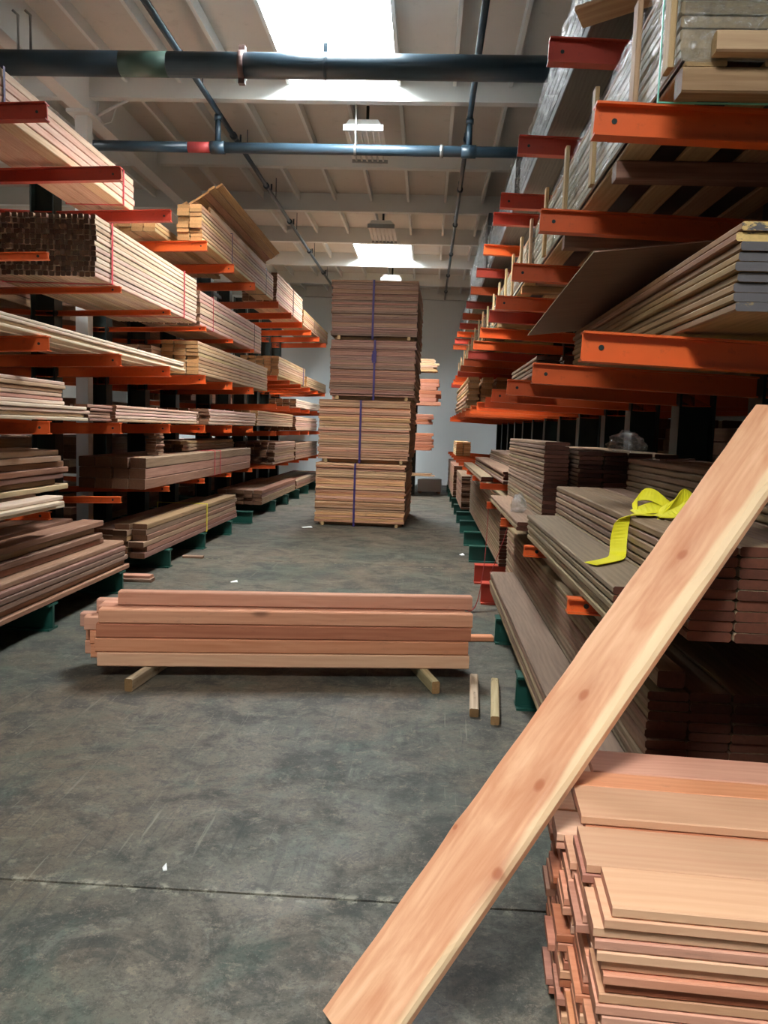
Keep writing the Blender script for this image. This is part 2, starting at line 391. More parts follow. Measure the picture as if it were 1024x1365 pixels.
for ai, (x0, x1) in enumerate(AISLES):
    for (y0, y1) in SKB:
        if x0 < -3 and y0 < 5: continue
        wn += 1
        v, f = boxes([(x0 - .05, x0, y0 - .05, y1 + .05, 0, .42), (x1, x1 + .05, y0 - .05, y1 + .05, 0, .42), (x0, x1, y0 - .05, y0, 0, .42), (x0, x1, y1, y1 + .05, 0, .42)])
        w_ = struct(link('window_%d' % wn, mesh('curb', v, f), 'white', None, (0, 0, ZC + .06)))
        d = box('diffuser', x0, x1, y0, y1, ZC + .4, ZC + .43, 'daylight', w_); d.location = d.location - w_.location
# girder along the left rack with its post
gx = -4.2
girder = struct(box('girder', gx - .09, gx + .09, WY0, WY1, 5.2, ZC, 'white')); girder.name = 'trim_1'
def child_abs(o, parent): o.parent = parent; o.location = o.location - parent.location; return o
post = box('post', gx - .075, gx + .075, 9.92, 10.07, 0, 5.16, 'white', None); post.name = 'trim_2'; struct(post)
child_abs(box('cap_plate', gx - .14, gx + .14, 9.82, 10.17, 5.16, 5.2, 'white'), post)
child_abs(tube_obj('brace', [(gx + .09, 10.1, 5.2), (gx + .52, 10.04, 5.38)], .018, 'white', None, 6), girder)
child_abs(tube_obj('cable', [(gx + .12, 10.14, 5.4), (gx + .12, 10.14, 5.25), (gx + .18, 10.14, 5.13), (gx + .28, 10.14, 5.16), (gx + .36, 10.1, 5.33)], .008, 'white', None, 6), girder)

# ------------------------------------------------------------------ pipes and lamps under the roof
def collar(name, p, ax, r, l, mat, parent, seg=12):
    p = Vector(p); a = Vector(ax) * l / 2
    o = tube_obj(name, [p - a, p + a], r, mat, None, seg); return child_abs(o, parent)
by, bz = 8.0, 4.935
big = thing('fire_main_pipe', 'thick dark blue-grey pipe crossing the aisle in front of the bright skylight', 'pipe', (-4.6, by, bz))
child_abs(tube_obj('pipe', [(-6, by, bz), (-3.0, by, bz)], .112, 'pipe', None, 20), big)
child_abs(tube_obj('green_section', [(-3.0, by, bz), (-2.55, by, bz)], .112, 'pipe_green', None, 20), big)['label'] = 'short grey-green section of the pipe'
child_abs(tube_obj('pipe', [(-2.55, by, bz), (2.2, by, bz)], .112, 'pipe', None, 20), big)
collar('clamp', (-1.85, by, bz), (1, 0, 0), .128, .05, 'rusty', big, 18)
c = box('bolt_or_hole', -1.88, -1.82, by - .03, by + .03, bz + .11, bz + .17, 'rusty'); child_abs(c, big)
child_abs(box('bolt_or_hole', -1.88, -1.82, by - .03, by + .03, bz - .17, bz - .11, 'rusty'), big)
collar('hanger_ring', (-1.07, by, bz), (1, 0, 0), .118, .035, 'pipe', big, 18)
child_abs(box('hanger_lug', -1.09, -1.05, by - .025, by + .025, bz + .11, bz + .2, 'pipe'), big)
for hx in (-3.98, -3.86):
    child_abs(tube_obj('hanger_rod', [(hx, by - .02, bz + .09), (hx, by - .02, bz + .42), (hx - .05, by - .02, bz + .46)], .014, 'galv', None, 6), big)
sy, sz = 10.2, 4.905
sm = thing('sprinkler_feed_pipe', 'thinner blue-grey pipe with a red band crossing behind the thick pipe', 'pipe', (gx, sy, sz))
child_abs(tube_obj('pipe', [(gx - .1, sy, sz), (-3.0, sy, sz)], .062, 'pipe', None, 16), sm)
child_abs(tube_obj('red_band', [(-3.0, sy, sz), (-2.7, sy, sz)], .063, 'pipe_red', None, 16), sm)['label'] = 'worn red painted band'
child_abs(tube_obj('pipe', [(-2.7, sy, sz), (2.0, sy, sz)], .062, 'pipe', None, 16), sm)
for rx in (-2.64, .37):
    collar('tee_fitting', (rx, sy, sz), (1, 0, 0), .075, .17, 'pipe', sm, 16)
    child_abs(tube_obj('riser', [(rx, sy, sz), (rx, sy, 5.31)], .036, 'pipe', None, 12), sm)
    collar('riser_collar', (rx, sy, 5.25), (0, 0, 1), .047, .06, 'pipe', sm, 12)
collar('clamp', (.05, sy, sz), (1, 0, 0), .075, .04, 'galv', sm, 14)
child_abs(tube_obj('hanger_rod', [(-.98, sy, sz + .05), (-.98, sy, ZC)], .011, 'white', None, 6), sm)
collar('hanger_ring', (-.98, sy, sz), (1, 0, 0), .069, .03, 'galv', sm, 14)
for rx, lab in ((-2.64, 'thin dark sprinkler line running under the roof above the left rack'), (.37, 'thin dark sprinkler line running under the roof above the right rack')):
    t = thing('sprinkler_line', lab, 'pipe', (rx, 7.2, 5.31), group='sprinkler lines along the aisle')
    child_abs(tube_obj('pipe', [(rx, 6.0, 5.31), (rx, 13.4, 5.31), (rx, 23.9, 5.31)], [.036, .030, .026], 'pipe', None, 12), t)
    for y in (8.7, 11.0, 13.2, 15.4, 17.9, 20.3, 22.6):
        collar('coupling', (rx, y, 5.31), (0, 1, 0), .046, .09, 'pipe', t, 12)
        child_abs(tube_obj('sprinkler_head', [(rx + .02, y + .3, 5.33), (rx + .02, y + .3, 5.43)], .014, 'pipe', None, 6), t)
        child_abs(tube_obj('hanger_rod', [(rx, y + .8, 5.31), (rx, y + .8, ZC)], .007, 'pipe', None, 5), t)
def lamp(x, y, z, lab):
    t = thing('high_bay_lamp', lab, 'lamp', (x, y, z), group='lamps hung from the roof')
    L, w2 = 1.2, .24
    V = [(-w2, -L / 2, 0), (w2, -L / 2, 0), (w2, L / 2, 0), (-w2, L / 2, 0), (-w2 * .72, -L / 2 + .02, .1), (w2 * .72, -L / 2 + .02, .1), (w2 * .72, L / 2 - .02, .1), (-w2 * .72, L / 2 - .02, .1)]
    F = [(4, 5, 6, 7), (0, 1, 5, 4), (1, 2, 6, 5), (2, 3, 7, 6), (3, 0, 4, 7), (3, 2, 1, 0)]
    link('housing', mesh('housing', V, F), 'lampw', t)
    for i in range(6):
        tx = -w2 + .06 + i * (2 * w2 - .12) / 5
        v, f = tube([(tx, -L / 2 + .03, -.02), (tx, L / 2 - .03, -.02)], .014, 8)
        link('tube', mesh('tube', v, f, True), 'tube', t)
    for s in (-1, 1): link('end_plate', mesh('end_plate', *boxes([(-w2, w2, s * L / 2 - .015, s * L / 2 + .015, -.04, .03)])), 'galv', t)
    v, f = tube([(0, 0, .1), (0, 0, ZC - .002 - z)], .02, 8); link('stem', mesh('stem', v, f), 'upright', t)
lamp(-.9, 10.9, 5.2, 'white tube lamp washed out by the glare just behind the thin pipe')
lamp(-.95, 15.7, 5.2, 'white tube lamp hanging in front of the far skylight')
lamp(-.98, 20.6, 5.15, 'white tube lamp just above the top of the tall panel stack')

# ------------------------------------------------------------------ cantilever racks
ORD = ['first', 'second', 'third', 'fourth', 'fifth', 'sixth', 'seventh', 'eighth', 'ninth', 'tenth', 'eleventh', 'twelfth', 'thirteenth', 'fourteenth', 'fifteenth', 'sixteenth', 'seventeenth', 'eighteenth', 'nineteenth', 'twentieth', 'twenty-first', 'twenty-second', 'twenty-third', 'twenty-fourth', 'twenty-fifth']
ARMS = {}
def upright(side, y, tiers, lab, base_mat='green', group=None, struty=1.44, back=True, seg=True):
    """side -1: rack on the left, arms point +X; side +1: right, arms point -X. tiers: (z_tip_top, height, material)"""
    xc = -4.16 if side < 0 else 1.96; tip = -2.8 if side < 0 else .585
    d = -side; L = abs(tip - xc)
    t = thing('cantilever_rack_upright', lab, 'rack', (xc, y, 0), 0 if d > 0 else math.pi, group)
    key = ('col',)
    if key not in ARMS:
        me = ibeam(4.35, .26, .2, .016, .012, 'upright'); ARMS[key] = me
    c = link('column', ARMS[key], None, t, (-.13, 0, 0), (0, -math.pi / 2, 0)); c.location = (-.13, 0, .0)
    c.rotation_euler = (0, -math.pi / 2, 0)
    key = ('base', base_mat)
    if key not in ARMS: ARMS[key] = ibeam(L + .02, .2, .15, .014, .03, base_mat)
    link('base', ARMS[key], None, t, (0, 0, .2))
    if back: link('base', ARMS[key], None, t, (0, 0, .2), (0, 0, math.pi))
    for z, h, mat in tiers:
        key = ('arm', h, mat)
        if key not in ARMS: ARMS[key] = ibeam(L - .0, h, .075 if h > .08 else .06, .009 if h > .08 else .007, .012, mat, 1.0)
        sl = math.atan(.035)
        a = link('arm', ARMS[key], None, t, (0, 0, z - .035 * L), (0, -sl, 0))
        if seg:
            if 'hole' not in ARMS:
                v, f = tube([(0, -.0085, 0), (0, .0085, 0)], .011, 8); ARMS['hole'] = mesh('bolt_or_hole', v, f); ARMS['hole'].materials.append(M['upright'])
            link('bolt_or_hole', ARMS['hole'], None, a, (L - .075, 0, -h * .5))  # dark disc standing in for the shade of a drilled hole
        if back:
            link('arm', ARMS[key], None, t, (0, 0, z - .035 * L), (0, -sl, math.pi))
    if struty:
        for z in (.75, 2.45, 4.1):
            v, f = boxes([(-.02, .02, .1, struty - .1, -.03, .03)]); link('strut', mesh('strut', v, f), 'upright', t, (-.05, 0, z), (0, 0, 0 if d > 0 else math.pi))
    return t
O, RD = 'orange', 'red'
LY = [6.03 + 1.44 * k for k in range(-1, 6)]
for i, y in enumerate(LY):
    upright(-1, y, [(.9, .06, O), (1.58, .1, O), (2.2, .11, O), (2.8, .055, O), (3.84, .12, RD if i < 4 else O)],
            ('dark upright with orange arms in the near left rack, %s from the camera' % ORD[i]), group='uprights of the left rack', struty=0 if i == len(LY) - 1 else 1.44)
LYB = [15.3 + 1.44 * k for k in range(6)]
for i, y in enumerate(LYB):
    upright(-1, y, [(.86, .06, O), (1.5, .09, O), (2.0, .09, O), (2.52, .09, O), (3.86, .12, O)],
            ('dark upright with orange arms in the far left rack, %s from its near end' % ORD[i]), group='uprights of the far left rack', struty=0 if i == 5 else 1.44, seg=False)
RY = [3.27, 4.76, 6.25, 7.7]
for i, y in enumerate(RY):
    upright(1, y, [(.96, .062, O), (2.0, .115, O), (2.84, .122, O), (3.74, .13, RD)],
            ('dark upright with orange arms in the near right rack, %s from the camera' % ORD[i]), 'red' if i == 3 else 'green', group='uprights of the right rack', struty=0 if i == 3 else 1.46)
RYB = [8.75 + 1.45 * k for k in range(10)]
for i, y in enumerate(RYB):
    upright(1, y, [(1.07, .062, O), (1.97, .11, O), (2.86, .12, O if i % 3 else RD), (3.84, .12, O if i % 2 else RD)],
            ('dark upright with orange arms in the far right rack, %s from its near end' % ORD[i]), 'red' if i == 0 else 'green', group='uprights of the far right rack', struty=0 if i == 9 else 1.45, seg=False)

# ------------------------------------------------------------------ lumber
def ring(name, y, x0, x1, z0, z1, wd, mat, parent, th=.004, sag=0):
    """strap around a bundle in parent-local coords (length axis = X)"""
    v, f = boxes([(y - wd / 2, y + wd / 2, x0 - th, x0, z0, z1), (y - wd / 2, y + wd / 2, x1, x1 + th, z0, z1),
                  (y - wd / 2, y + wd / 2, x0 - th, x1 + th, z1, z1 + th), (y - wd / 2, y + wd / 2, x0 - th, x1 + th, z0 - th, z0)])
    return link(name, mesh(name, v, f), mat, parent)
LG = .0034
def GAP(xj): return max(.004, 2 * xj + .002)
def lay(y0, y1, nc, nr, bw, bt, jit, side, gap=None, xj=.006, drop=None, lens=None):
    """positions of boards: yields (row, col, y_near, y_far, xoff, z)"""
    gap = GAP(xj)
    for r in range(nr):
        for c in range(nc):
            if drop and drop(r, c): continue
            a = y0 + R.uniform(-jit, jit); b = y1 + R.uniform(-jit, jit)
            if lens: a, b = lens(r, c, a, b)
            yield r, c, a, b, (c + .5) * (bw + gap) + R.uniform(-xj, xj), r * (bt + LG)
def bundle(name, lab, x, side, y0, y1, z, nc, nr, bw, bt, mat, jit=.03, straps=(), cat='lumber bundle', group=None, xj=.004, mats=None, drop=None, yaw=0, lens=None):
    """banded pack: a thing with its boards as parts. x: aisle-side face"""
    L = y1 - y0; cx = x + side * (nc * (bw + GAP(xj))) / 2
    t = thing(name, lab, cat, (cx, (y0 + y1) / 2, z), math.pi / 2 + yaw, group)
    W = nc * (bw + GAP(xj))
    for r, c, a, b, xo, zz in lay(-L / 2, L / 2, nc, nr, bw, bt, jit, side, xj=xj, drop=drop, lens=lens):
        m = mats[R.randrange(len(mats))] if mats else mat
        # local: X = along length (world +Y), local Y = world -X
        ly = -(side * (xo - W / 2))
        link('board', board_me(round(b - a, 2), bw, bt, m), None, t, ((a + b) / 2, ly, zz))
    H = nr * (bt + LG)
    for s in straps:
        ring('strap', s[0] - (y0 + y1) / 2, -W / 2 - .005, W / 2 + .005, -.002, H + .002, s[2] if len(s) > 2 else .025, s[1], t)
    return t
def pile(name, lab, group, x, side, y0, y1, z, nc, nr, bw, bt, mat, jit=.05, xj=.012, cat='board', drop=None, yaw=0, mats=None, skew=.001, lens=None):
    """loose boards: every board a thing"""
    W = nc * (bw + .002); out = []
    for r, c, a, b, xo, zz in lay(y0, y1, nc, nr, bw, bt, jit, side, xj=xj, drop=drop, lens=lens):
        m = mats[R.randrange(len(mats))] if mats else mat
        o = link(name, board_me(round(b - a, 2), bw, bt, m), None, None, (x + side * xo, (a + b) / 2, z + zz), (0, 0, math.pi / 2 + yaw + R.uniform(-skew, skew)))
        full = lab + ', ' + ORD[nr - 1 - r] + ' layer from the top' + (', ' + ORD[c] + ' from the aisle' if nc > 1 else '')
        out.append(tag(o, full, cat, group))
    return out

# ---- left rack, top tier
bundle('lumber_bundle', 'long pale lumber bundle at top left, held by purple and red straps', -3.26, -1, 4.4, 9.08, 3.845, 4, 5, .14, .066, 'pink', .02,
       [(6.3, 'strap_purple', .03), (8.75, 'strap_red', .025)])
bundle('lumber_bundle', 'tan lumber bundle under the tilted loose boards on the top left tier', -2.86, -1, 10.35, 15.1, 3.845, 2, 9, .15, .045, 'tan', .03,
       [(11.9, 'strap_purple', .02), (14.4, 'strap_black', .015)])
ta = .56
for i in range(6):      # a deck of boards tipped up toward the aisle
    q = -.22 + i * .098
    o = link('loose_board', board_me(round(4.2 + R.uniform(-.15, .15), 2), .094, .026, 'tan'), None, None, (-2.96 + q * math.cos(ta), 12.75 + R.uniform(-.08, .08), 4.437 + q * math.sin(ta)), (-ta, 0, math.pi / 2))
    tag(o, 'tilted tan board heaped on the tan bundle, %s from the aisle' % ORD[5 - i], 'board', 'tilted boards on the tan bundle')
    if i in (0, 2, 3, 5):
        o = link('loose_stick', board_me(round(3.6 + R.uniform(-.3, .3), 2), .05, .03, 'brown'), None, None, (-2.96 + q * math.cos(ta) - .028 * math.sin(ta), 12.55 + R.uniform(-.1, .1), 4.437 + q * math.sin(ta) + .028 * math.cos(ta)), (-ta, 0, math.pi / 2))
        tag(o, 'thin brown stick lying on the tilted tan boards, %s from the aisle' % {5: 'first', 3: 'second', 2: 'third', 0: 'last'}[i], 'stick', 'sticks on the tilted boards')
tag(link('prop_board', board_me(3.8, .03, .13, 'tan'), None, None, (-2.95, 12.9, 4.284), (0, 0, math.pi / 2)), 'tan board on edge propping up the tilted boards', 'board')
bundle('lumber_bundle', 'short tan boards lying deeper on the top left tier, left of the tan bundle', -3.3, -1, 9.95, 13, 3.845, 4, 3, .14, .045, 'tan', .05)
bundle('lumber_bundle', 'pale bundle with a dark near end behind the tan bundle', -2.86, -1, 15.45, 18.6, 3.88, 5, 11, .12, .045, 'pink', .04, [(17.3, 'strap_black', .06)])
bundle('lumber_bundle', 'last brown bundle on the top left tier near the back wall', -2.86, -1, 18.8, 23.3, 3.88, 5, 8, .12, .04, 'tan', .03, [(20.5, 'strap_black', .02)])
# ---- left rack, tier 2.8
bundle('stick_bundle', 'big bundle of square sticks with dark ends and a red strap', -2.86, -1, 7.05, 10.15, 2.81, 19, 12, .042, .040, 'stick', .025,
       [(7.4, 'strap_red', .03), (9.6, 'strap_red', .03)], group=None)
bundle('lumber_bundle', 'pinkish lumber bundle just behind the red-strapped stick bundle', -2.86, -1, 10.3, 14.1, 2.81, 5, 9, .14, .044, 'pink', .03,
       [(10.9, 'strap_red', .012), (13.5, 'strap_black', .012)])
# ---- tier 2.2
pile('cream_board', 'cream board on the third left tier', 'cream boards on the third left tier', -2.86, -1, 4.2, 9.75, 2.205, 4, 4, .15, .022, 'cream', .12, .02)
bundle('lumber_bundle', 'brownish bundle on the third left tier, beside the end of the cream boards', -2.86, -1, 10.25, 14.7, 2.205, 3, 9, .15, .042, 'tan', .03)
bundle('lumber_bundle', 'small pale stack tucked behind the brownish bundle on the third left tier', -3.36, -1, 9.95, 13, 2.205, 3, 7, .15, .042, 'cream', .03)
bundle('lumber_bundle', 'tan bundle with a purple strap at its far end on the left', -2.86, -1, 15.8, 19.2, 2.54, 5, 8, .14, .044, 'tan', .04, [(18.9, 'strap_purple', .08)])
bundle('lumber_bundle', 'small tan bundle farthest back below the top left tier', -2.86, -1, 19.5, 23.2, 2.54, 4, 5, .14, .044, 'tan', .03)
bundle('lumber_bundle', 'thin pale bundle peeking out left of the tall panel stack', -2.86, -1, 18.0, 22.5, 2.02, 4, 4, .14, .04, 'cream', .05)
# ---- tier 1.58
pile('pale_board', 'pale loose board at the left edge', 'pale boards at the left edge', -2.92, -1, 4.2, 6.6, 1.709, 3, 6, .18, .028, 'pink', .05, .02, mats=['cream', 'pink', 'cream'])
pile('pale_board', 'long pale board under the loose ones', 'long pale boards at the left edge', -2.86, -1, 4.2, 6.92, 1.585, 3, 4, .2, .027, 'cream', .06, .02)
bundle('lumber_bundle', 'short brown blocks ending at the orange arm on the fourth left tier', -2.9, -1, 6.98, 7.5, 1.585, 1, 5, .12, .026, 'brown', .04)
bundle('lumber_bundle', 'flat pale bundle starting right of the brown blocks', -2.86, -1, 7.55, 10.25, 1.585, 5, 5, .14, .028, 'pink', .05, drop=lambda r, c: False)
bundle('lumber_bundle', 'knobbly-ended pinkish bundle in the middle of the fourth left tier', -2.86, -1, 10.8, 13.75, 1.585, 6, 5, .13, .038, 'pink', .05)
bundle('lumber_bundle', 'greyish bundle following the knobbly-ended one on the fourth left tier', -2.86, -1, 13.9, 17.6, 1.585, 6, 6, .13, .04, 'tan', .06)
bundle('lumber_bundle', 'pink stepped bundle at the far end of the fourth left tier', -2.84, -1, 17.9, 21.3, 1.51, 5, 7, .13, .04, 'pink', .1)
# ---- tier .9
pile('grey_board', 'shaded greyish board at left edge', 'shaded boards at the left edge', -3.0, -1, 4.1, 6.75, 1.009, 3, 7, .18, .045, 'brown', .12, .03, mats=['tan', 'brown', 'pink'])
pile('light_board', 'light jutting board at left edge', 'light boards jutting out at the left edge', -2.74, -1, 4.0, 6.3, .905, 2, 3, .14, .03, 'cream', .12, .05)
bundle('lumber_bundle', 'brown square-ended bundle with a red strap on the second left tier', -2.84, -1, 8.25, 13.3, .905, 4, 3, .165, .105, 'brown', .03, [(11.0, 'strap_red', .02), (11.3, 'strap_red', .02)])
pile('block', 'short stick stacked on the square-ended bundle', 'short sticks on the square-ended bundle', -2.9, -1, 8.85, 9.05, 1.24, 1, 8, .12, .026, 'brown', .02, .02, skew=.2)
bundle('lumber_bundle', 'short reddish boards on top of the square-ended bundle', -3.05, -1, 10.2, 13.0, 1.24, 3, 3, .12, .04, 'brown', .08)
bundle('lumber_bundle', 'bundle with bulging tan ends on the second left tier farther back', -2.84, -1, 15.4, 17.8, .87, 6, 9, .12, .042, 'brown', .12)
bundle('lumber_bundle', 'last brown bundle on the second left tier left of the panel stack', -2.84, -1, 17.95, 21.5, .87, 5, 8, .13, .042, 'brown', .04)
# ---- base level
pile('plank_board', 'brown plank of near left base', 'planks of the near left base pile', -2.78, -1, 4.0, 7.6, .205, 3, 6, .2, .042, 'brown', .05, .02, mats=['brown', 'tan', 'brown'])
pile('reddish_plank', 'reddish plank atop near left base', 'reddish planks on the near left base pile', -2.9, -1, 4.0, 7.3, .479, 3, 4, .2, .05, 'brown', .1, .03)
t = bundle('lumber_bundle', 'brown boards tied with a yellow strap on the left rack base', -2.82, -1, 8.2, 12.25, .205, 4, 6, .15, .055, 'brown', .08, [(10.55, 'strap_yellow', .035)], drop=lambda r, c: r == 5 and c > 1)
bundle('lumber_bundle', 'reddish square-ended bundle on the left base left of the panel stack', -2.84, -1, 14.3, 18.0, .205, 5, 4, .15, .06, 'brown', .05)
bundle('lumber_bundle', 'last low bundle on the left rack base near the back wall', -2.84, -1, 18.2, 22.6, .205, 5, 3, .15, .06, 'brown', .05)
# ---- far side of the left rack: packs added to block and darken the gaps
for k, (y0, y1) in enumerate(((4.2, 9.6), (10.2, 14.6), (15.4, 22.6))):
    for z, h, lab in ((.205, 5, 'base'), (.9, 5, 'second level'), (1.58, 3, 'third level'), (2.2, 4, 'fourth level'), (2.8, 6, 'fifth level')):
        if k == 2: z = {.9: .87, 1.58: 1.51, 2.2: 2.01, 2.8: 2.53}.get(z, z)
        bundle('lumber_bundle', 'added dim pack blocking gaps behind the left rack, %s of the %s section' % (lab, ('near', 'middle', 'far')[k]), -4.42, -1, y0, y1, z + .005, 4, h if k < 2 else min(h, 4), .25, .09, 'brown', .2)

# ---- right rack, base level
pile('dark_board', 'dark board of the low right floor ledge', 'ledge boards along the right base', .60, 1, 2.7, 7.25, .205, 1, 5, .21, .032, 'umber', .012, .006)
pile('dark_plank', 'dark board of the lowest right pile', 'boards of the lowest right pile', .845, 1, 3.0, 8.3, .205, 5, 13, .15, .033, 'umber', .012, .002)
tag(link('dark_timber', board_me(3.4, .1, .065, 'umber'), None, None, (.935, 4.72, .684), (0, 0, math.pi / 2)), 'single thick reddish dark timber lying on the lowest right pile', 'timber')
# ---- right rack, low tier
pile('ledge_board', 'brown step board under the lime strap end', 'step boards under the lime strap', .63, 1, 2.72, 5.06, .966, 1, 5, .19, .026, 'umber', .03, .006)
pile('shelf_board', 'brown board under the lime heap', 'boards under the lime webbing heap', .845, 1, 2.6, 5.35, .966, 3, 9, .138, .031, 'umber', .008, .002)
pile('back_board', 'brown board behind the lime heap', 'boards behind the lime webbing', 1.30, 1, 2.6, 5.4, .966, 3, 14, .145, .0325, 'umber', .01, .003)
for i, (x, y, L, rz) in enumerate(((1.5, 5.0, .5, .95), (1.55, 4.3, .5, 1.2))):
    tag(link('loose_lath', board_me(L, .04, .012, 'brown'), None, None, (x, y, 1.4695), (0, 0, rz)), ('left' if i == 0 else 'right') + ' one of two thin laths lying crooked on the higher shelf pile', 'lath')
pile('ledge_plank', 'dusty jutting plank beside the clear film', 'jutting planks beside the film', .61, 1, 5.42, 7.7, .966, 1, 2, .19, .026, 'umber', .01, .004)
bundle('dark_stack', 'tall neat stack of dark boards with blackish ends on the right shelf', .82, 1, 5.8, 8.25, .966, 1, 20, .17, .026, 'umber', .008)
bundle('dark_stack', 'lower stack of dark boards right behind the tall neat stack', 1.04, 1, 5.7, 8.2, .966, 4, 18, .16, .026, 'umber', .03)
bundle('dark_stack', 'fanned pile of brown boards behind the tall neat stack', .78, 1, 8.6, 13.6, 1.08, 3, 8, .2, .028, 'umber', .08, xj=.02, drop=lambda r, c: c == 0 and r > 3)
bundle('dark_stack', 'weathered plank layer at the lip of the far right shelf', .585, 1, 8.75, 12.8, 1.08, 1, 2, .13, .026, 'umber', .03)
bundle('dark_stack', 'tall dark stack standing on the far right rack base', .80, 1, 8.65, 14.6, .205, 3, 20, .2, .034, 'umber', .03)
bundle('dark_stack', 'narrow stack of dark boards by the aisle on the far right base', .66, 1, 14.9, 17.4, .205, 2, 16, .18, .034, 'brown', .06)
bundle('dark_stack', 'reddish-topped stack farthest down the right rack base', .60, 1, 17.6, 22, .205, 3, 18, .2, .034, 'brown', .1)
bundle('dark_stack', 'small pale block of boards standing at the far end of the right shelf', .64, 1, 17.8, 19.6, 1.08, 2, 8, .15, .035, 'tan', .03)
# far side of the right rack: packs put in to keep the gaps dark
for k, (y0, y1) in enumerate(((3.0, 7.9), (8.6, 13.5), (14, 21))):
    for z, h, lab in ((.205, 6, 'base'), (.97, 7, 'low shelf'), (2.01, 6, 'mid shelf'), (2.86, 6, 'high shelf')):
        if z in (.97, ) and k: z = 1.08
        bundle('lumber_bundle', 'added dim pack blocking gaps behind the right rack, %s of the %s section' % (lab, ('near', 'middle', 'far')[k]), 2.2, 1, y0, y1, z, 4, h, .25, .1, 'umber', .15)
# ---- right rack, mid tier
bundle('panel_pile', 'pile of thick ply boards with grey and yellow painted ends', .94, 1, 2.70, 5.6, 2.005, 2, 9, .415, .0275, 'painted_end', .012, xj=.008)
# big thin sheet lying on the painted-end pile and hanging out to the left
Cs = [Vector((.70, 3.75, 2.40)), Vector((1.8, 3.62, 2.50)), Vector((1.8, 5.9, 2.36)), Vector((.66, 5.75, 2.265))]
o0 = sum(Cs, Vector()) / 4; V, F = [], []; N = 10
for s in (0, .006):
    for i in range(N + 1):
        for j in range(N + 1):
            a, b = i / N, j / N
            p = Cs[0].lerp(Cs[1], a).lerp(Cs[3].lerp(Cs[2], a), b) - o0
            V.append((p.x, p.y, p.z + s + .02 * math.sin(a * math.pi) * b))
n1 = (N + 1) ** 2
for i in range(N):
    for j in range(N):
        q = [i * (N + 1) + j, (i + 1) * (N + 1) + j, (i + 1) * (N + 1) + j + 1, i * (N + 1) + j + 1]
        F.append(tuple(q[::-1])); F.append(tuple(k + n1 for k in q))
rim = [i * (N + 1) for i in range(N + 1)] + [N * (N + 1) + j for j in range(1, N + 1)] + [i * (N + 1) + N for i in range(N - 1, -1, -1)] + [j for j in range(N - 1, 0, -1)]
for a, b in zip(rim, rim[1:] + rim[:1]): F.append((a, b, b + n1, a + n1))
tag(link('thin_sheet', mesh('thin_sheet', V, F), 'sheet', None, o0), 'large thin brown sheet hanging out over the aisle beside the painted-end boards', 'sheet')
bundle('lumber_bundle', 'small grey board stub poking out between the right mid-level arms', .72, 1, 5.68, 7.3, 2.005, 2, 4, .16, .028, 'umber', .05)
bundle('lumber_bundle', 'dim stack on the far right mid-level arms beside the back wall', .70, 1, 15.5, 21.5, 1.98, 3, 12, .2, .05, 'tan', .06, xj=.03)

# ---- wrapped crates on the right
def crate(lab, x, y0, y1, z0, z1, battens, depth=.98, wrap='wrap', nearboard=True, core='lath', n_rows=9, dark_bottom=False):
    L = y1 - y0; t = thing('wrapped_crate', lab, 'crate', (x, (y0 + y1) / 2, z0), math.pi / 2, 'plastic-wrapped crates on the right rack')
    H = z1 - z0; bb = .022
    # local X = +Y world, local Y = -X world (aisle side is +Y local); crate occupies local y from -depth to 0
    for i in range(4):
        yy = -.09 - i * (depth - .18) / 3
        link('bottom_board', board_me(L, .14, bb, 'pine'), None, t, (0, yy, 0))
    link('bottom_film', mesh('film', *boxes([(-L / 2 + .02, L / 2 - .02, -depth + .01, -.01, bb + .0005, bb + .002)])), 'black', t)
    for r in range(n_rows):
        h = (H - bb * 2 - .003) / n_rows
        for c in range(3):
            link('lath', board_me(round(L - .06 + R.uniform(-.05, .03), 2), depth / 3 - .01, h * .93, core), None, t, (R.uniform(-.02, .02), -.012 - depth * (c + .5) / 3 + .01 + R.uniform(-.006, .004), bb + .003 + r * h))
    for i in range(4):
        link('top_board', board_me(L, .14, bb, 'pine'), None, t, (0, -.08 - i * (depth - .16) / 3, H - bb))
    for yb in battens:
        o = link('batten', board_me(H + .04, .075, .022, 'pine'), None, t, (yb - (y0 + y1) / 2, .028, H / 2), (0, math.pi / 2, 0))
        o.rotation_euler = Matrix(((0, 1, 0), (0, 0, 1), (1, 0, 0))).to_euler()
    # wrap: wavy skin over the aisle side and the near end
    V, F = [], []; NX, NZ = 60, 10
    for i in range(NX + 1):
        for j in range(NZ + 1):
            u, q = i / NX, j / NZ
            V.append((-L / 2 + u * L, .006 + .010 * math.sin(u * 70 + q * 9) * math.sin(q * 7 + u * 23) + .008, .01 + q * (H - .02)))
    for i in range(NX):
        for j in range(NZ):
            k = i * (NZ + 1) + j; F.append((k, k + NZ + 1, k + NZ + 2, k + 1))
    n = len(V)
    for i in range(13):
        for j in range(NZ + 1):
            u, q = i / 12, j / NZ
            V.append((-L / 2 - .012 + .012 * math.sin(u * 30 + q * 11), -u * depth, .01 + q * (H - .02)))
    for i in range(12):
        for j in range(NZ):
            k = n + i * (NZ + 1) + j; F.append((k, k + 1, k + NZ + 2, k + NZ + 1))
    link('plastic_wrap', mesh('wrap', V, F, True), wrap, t)
    return t
c1 = crate('clear-wrapped crate with yellow battens nearest the camera at top right', .82, 3.02, 7.05, 2.875, 3.30, (3.02, 3.52, 4.35, 5.2, 6.05, 6.9))
for y in (3.06, 4.05, 5.5, 6.8):     # skids under the crate, across it
    link('skid', board_me(.98, .09, .085, 'brown'), None, c1, (y - 5.035, -.5, -.087), (0, 0, math.pi / 2))
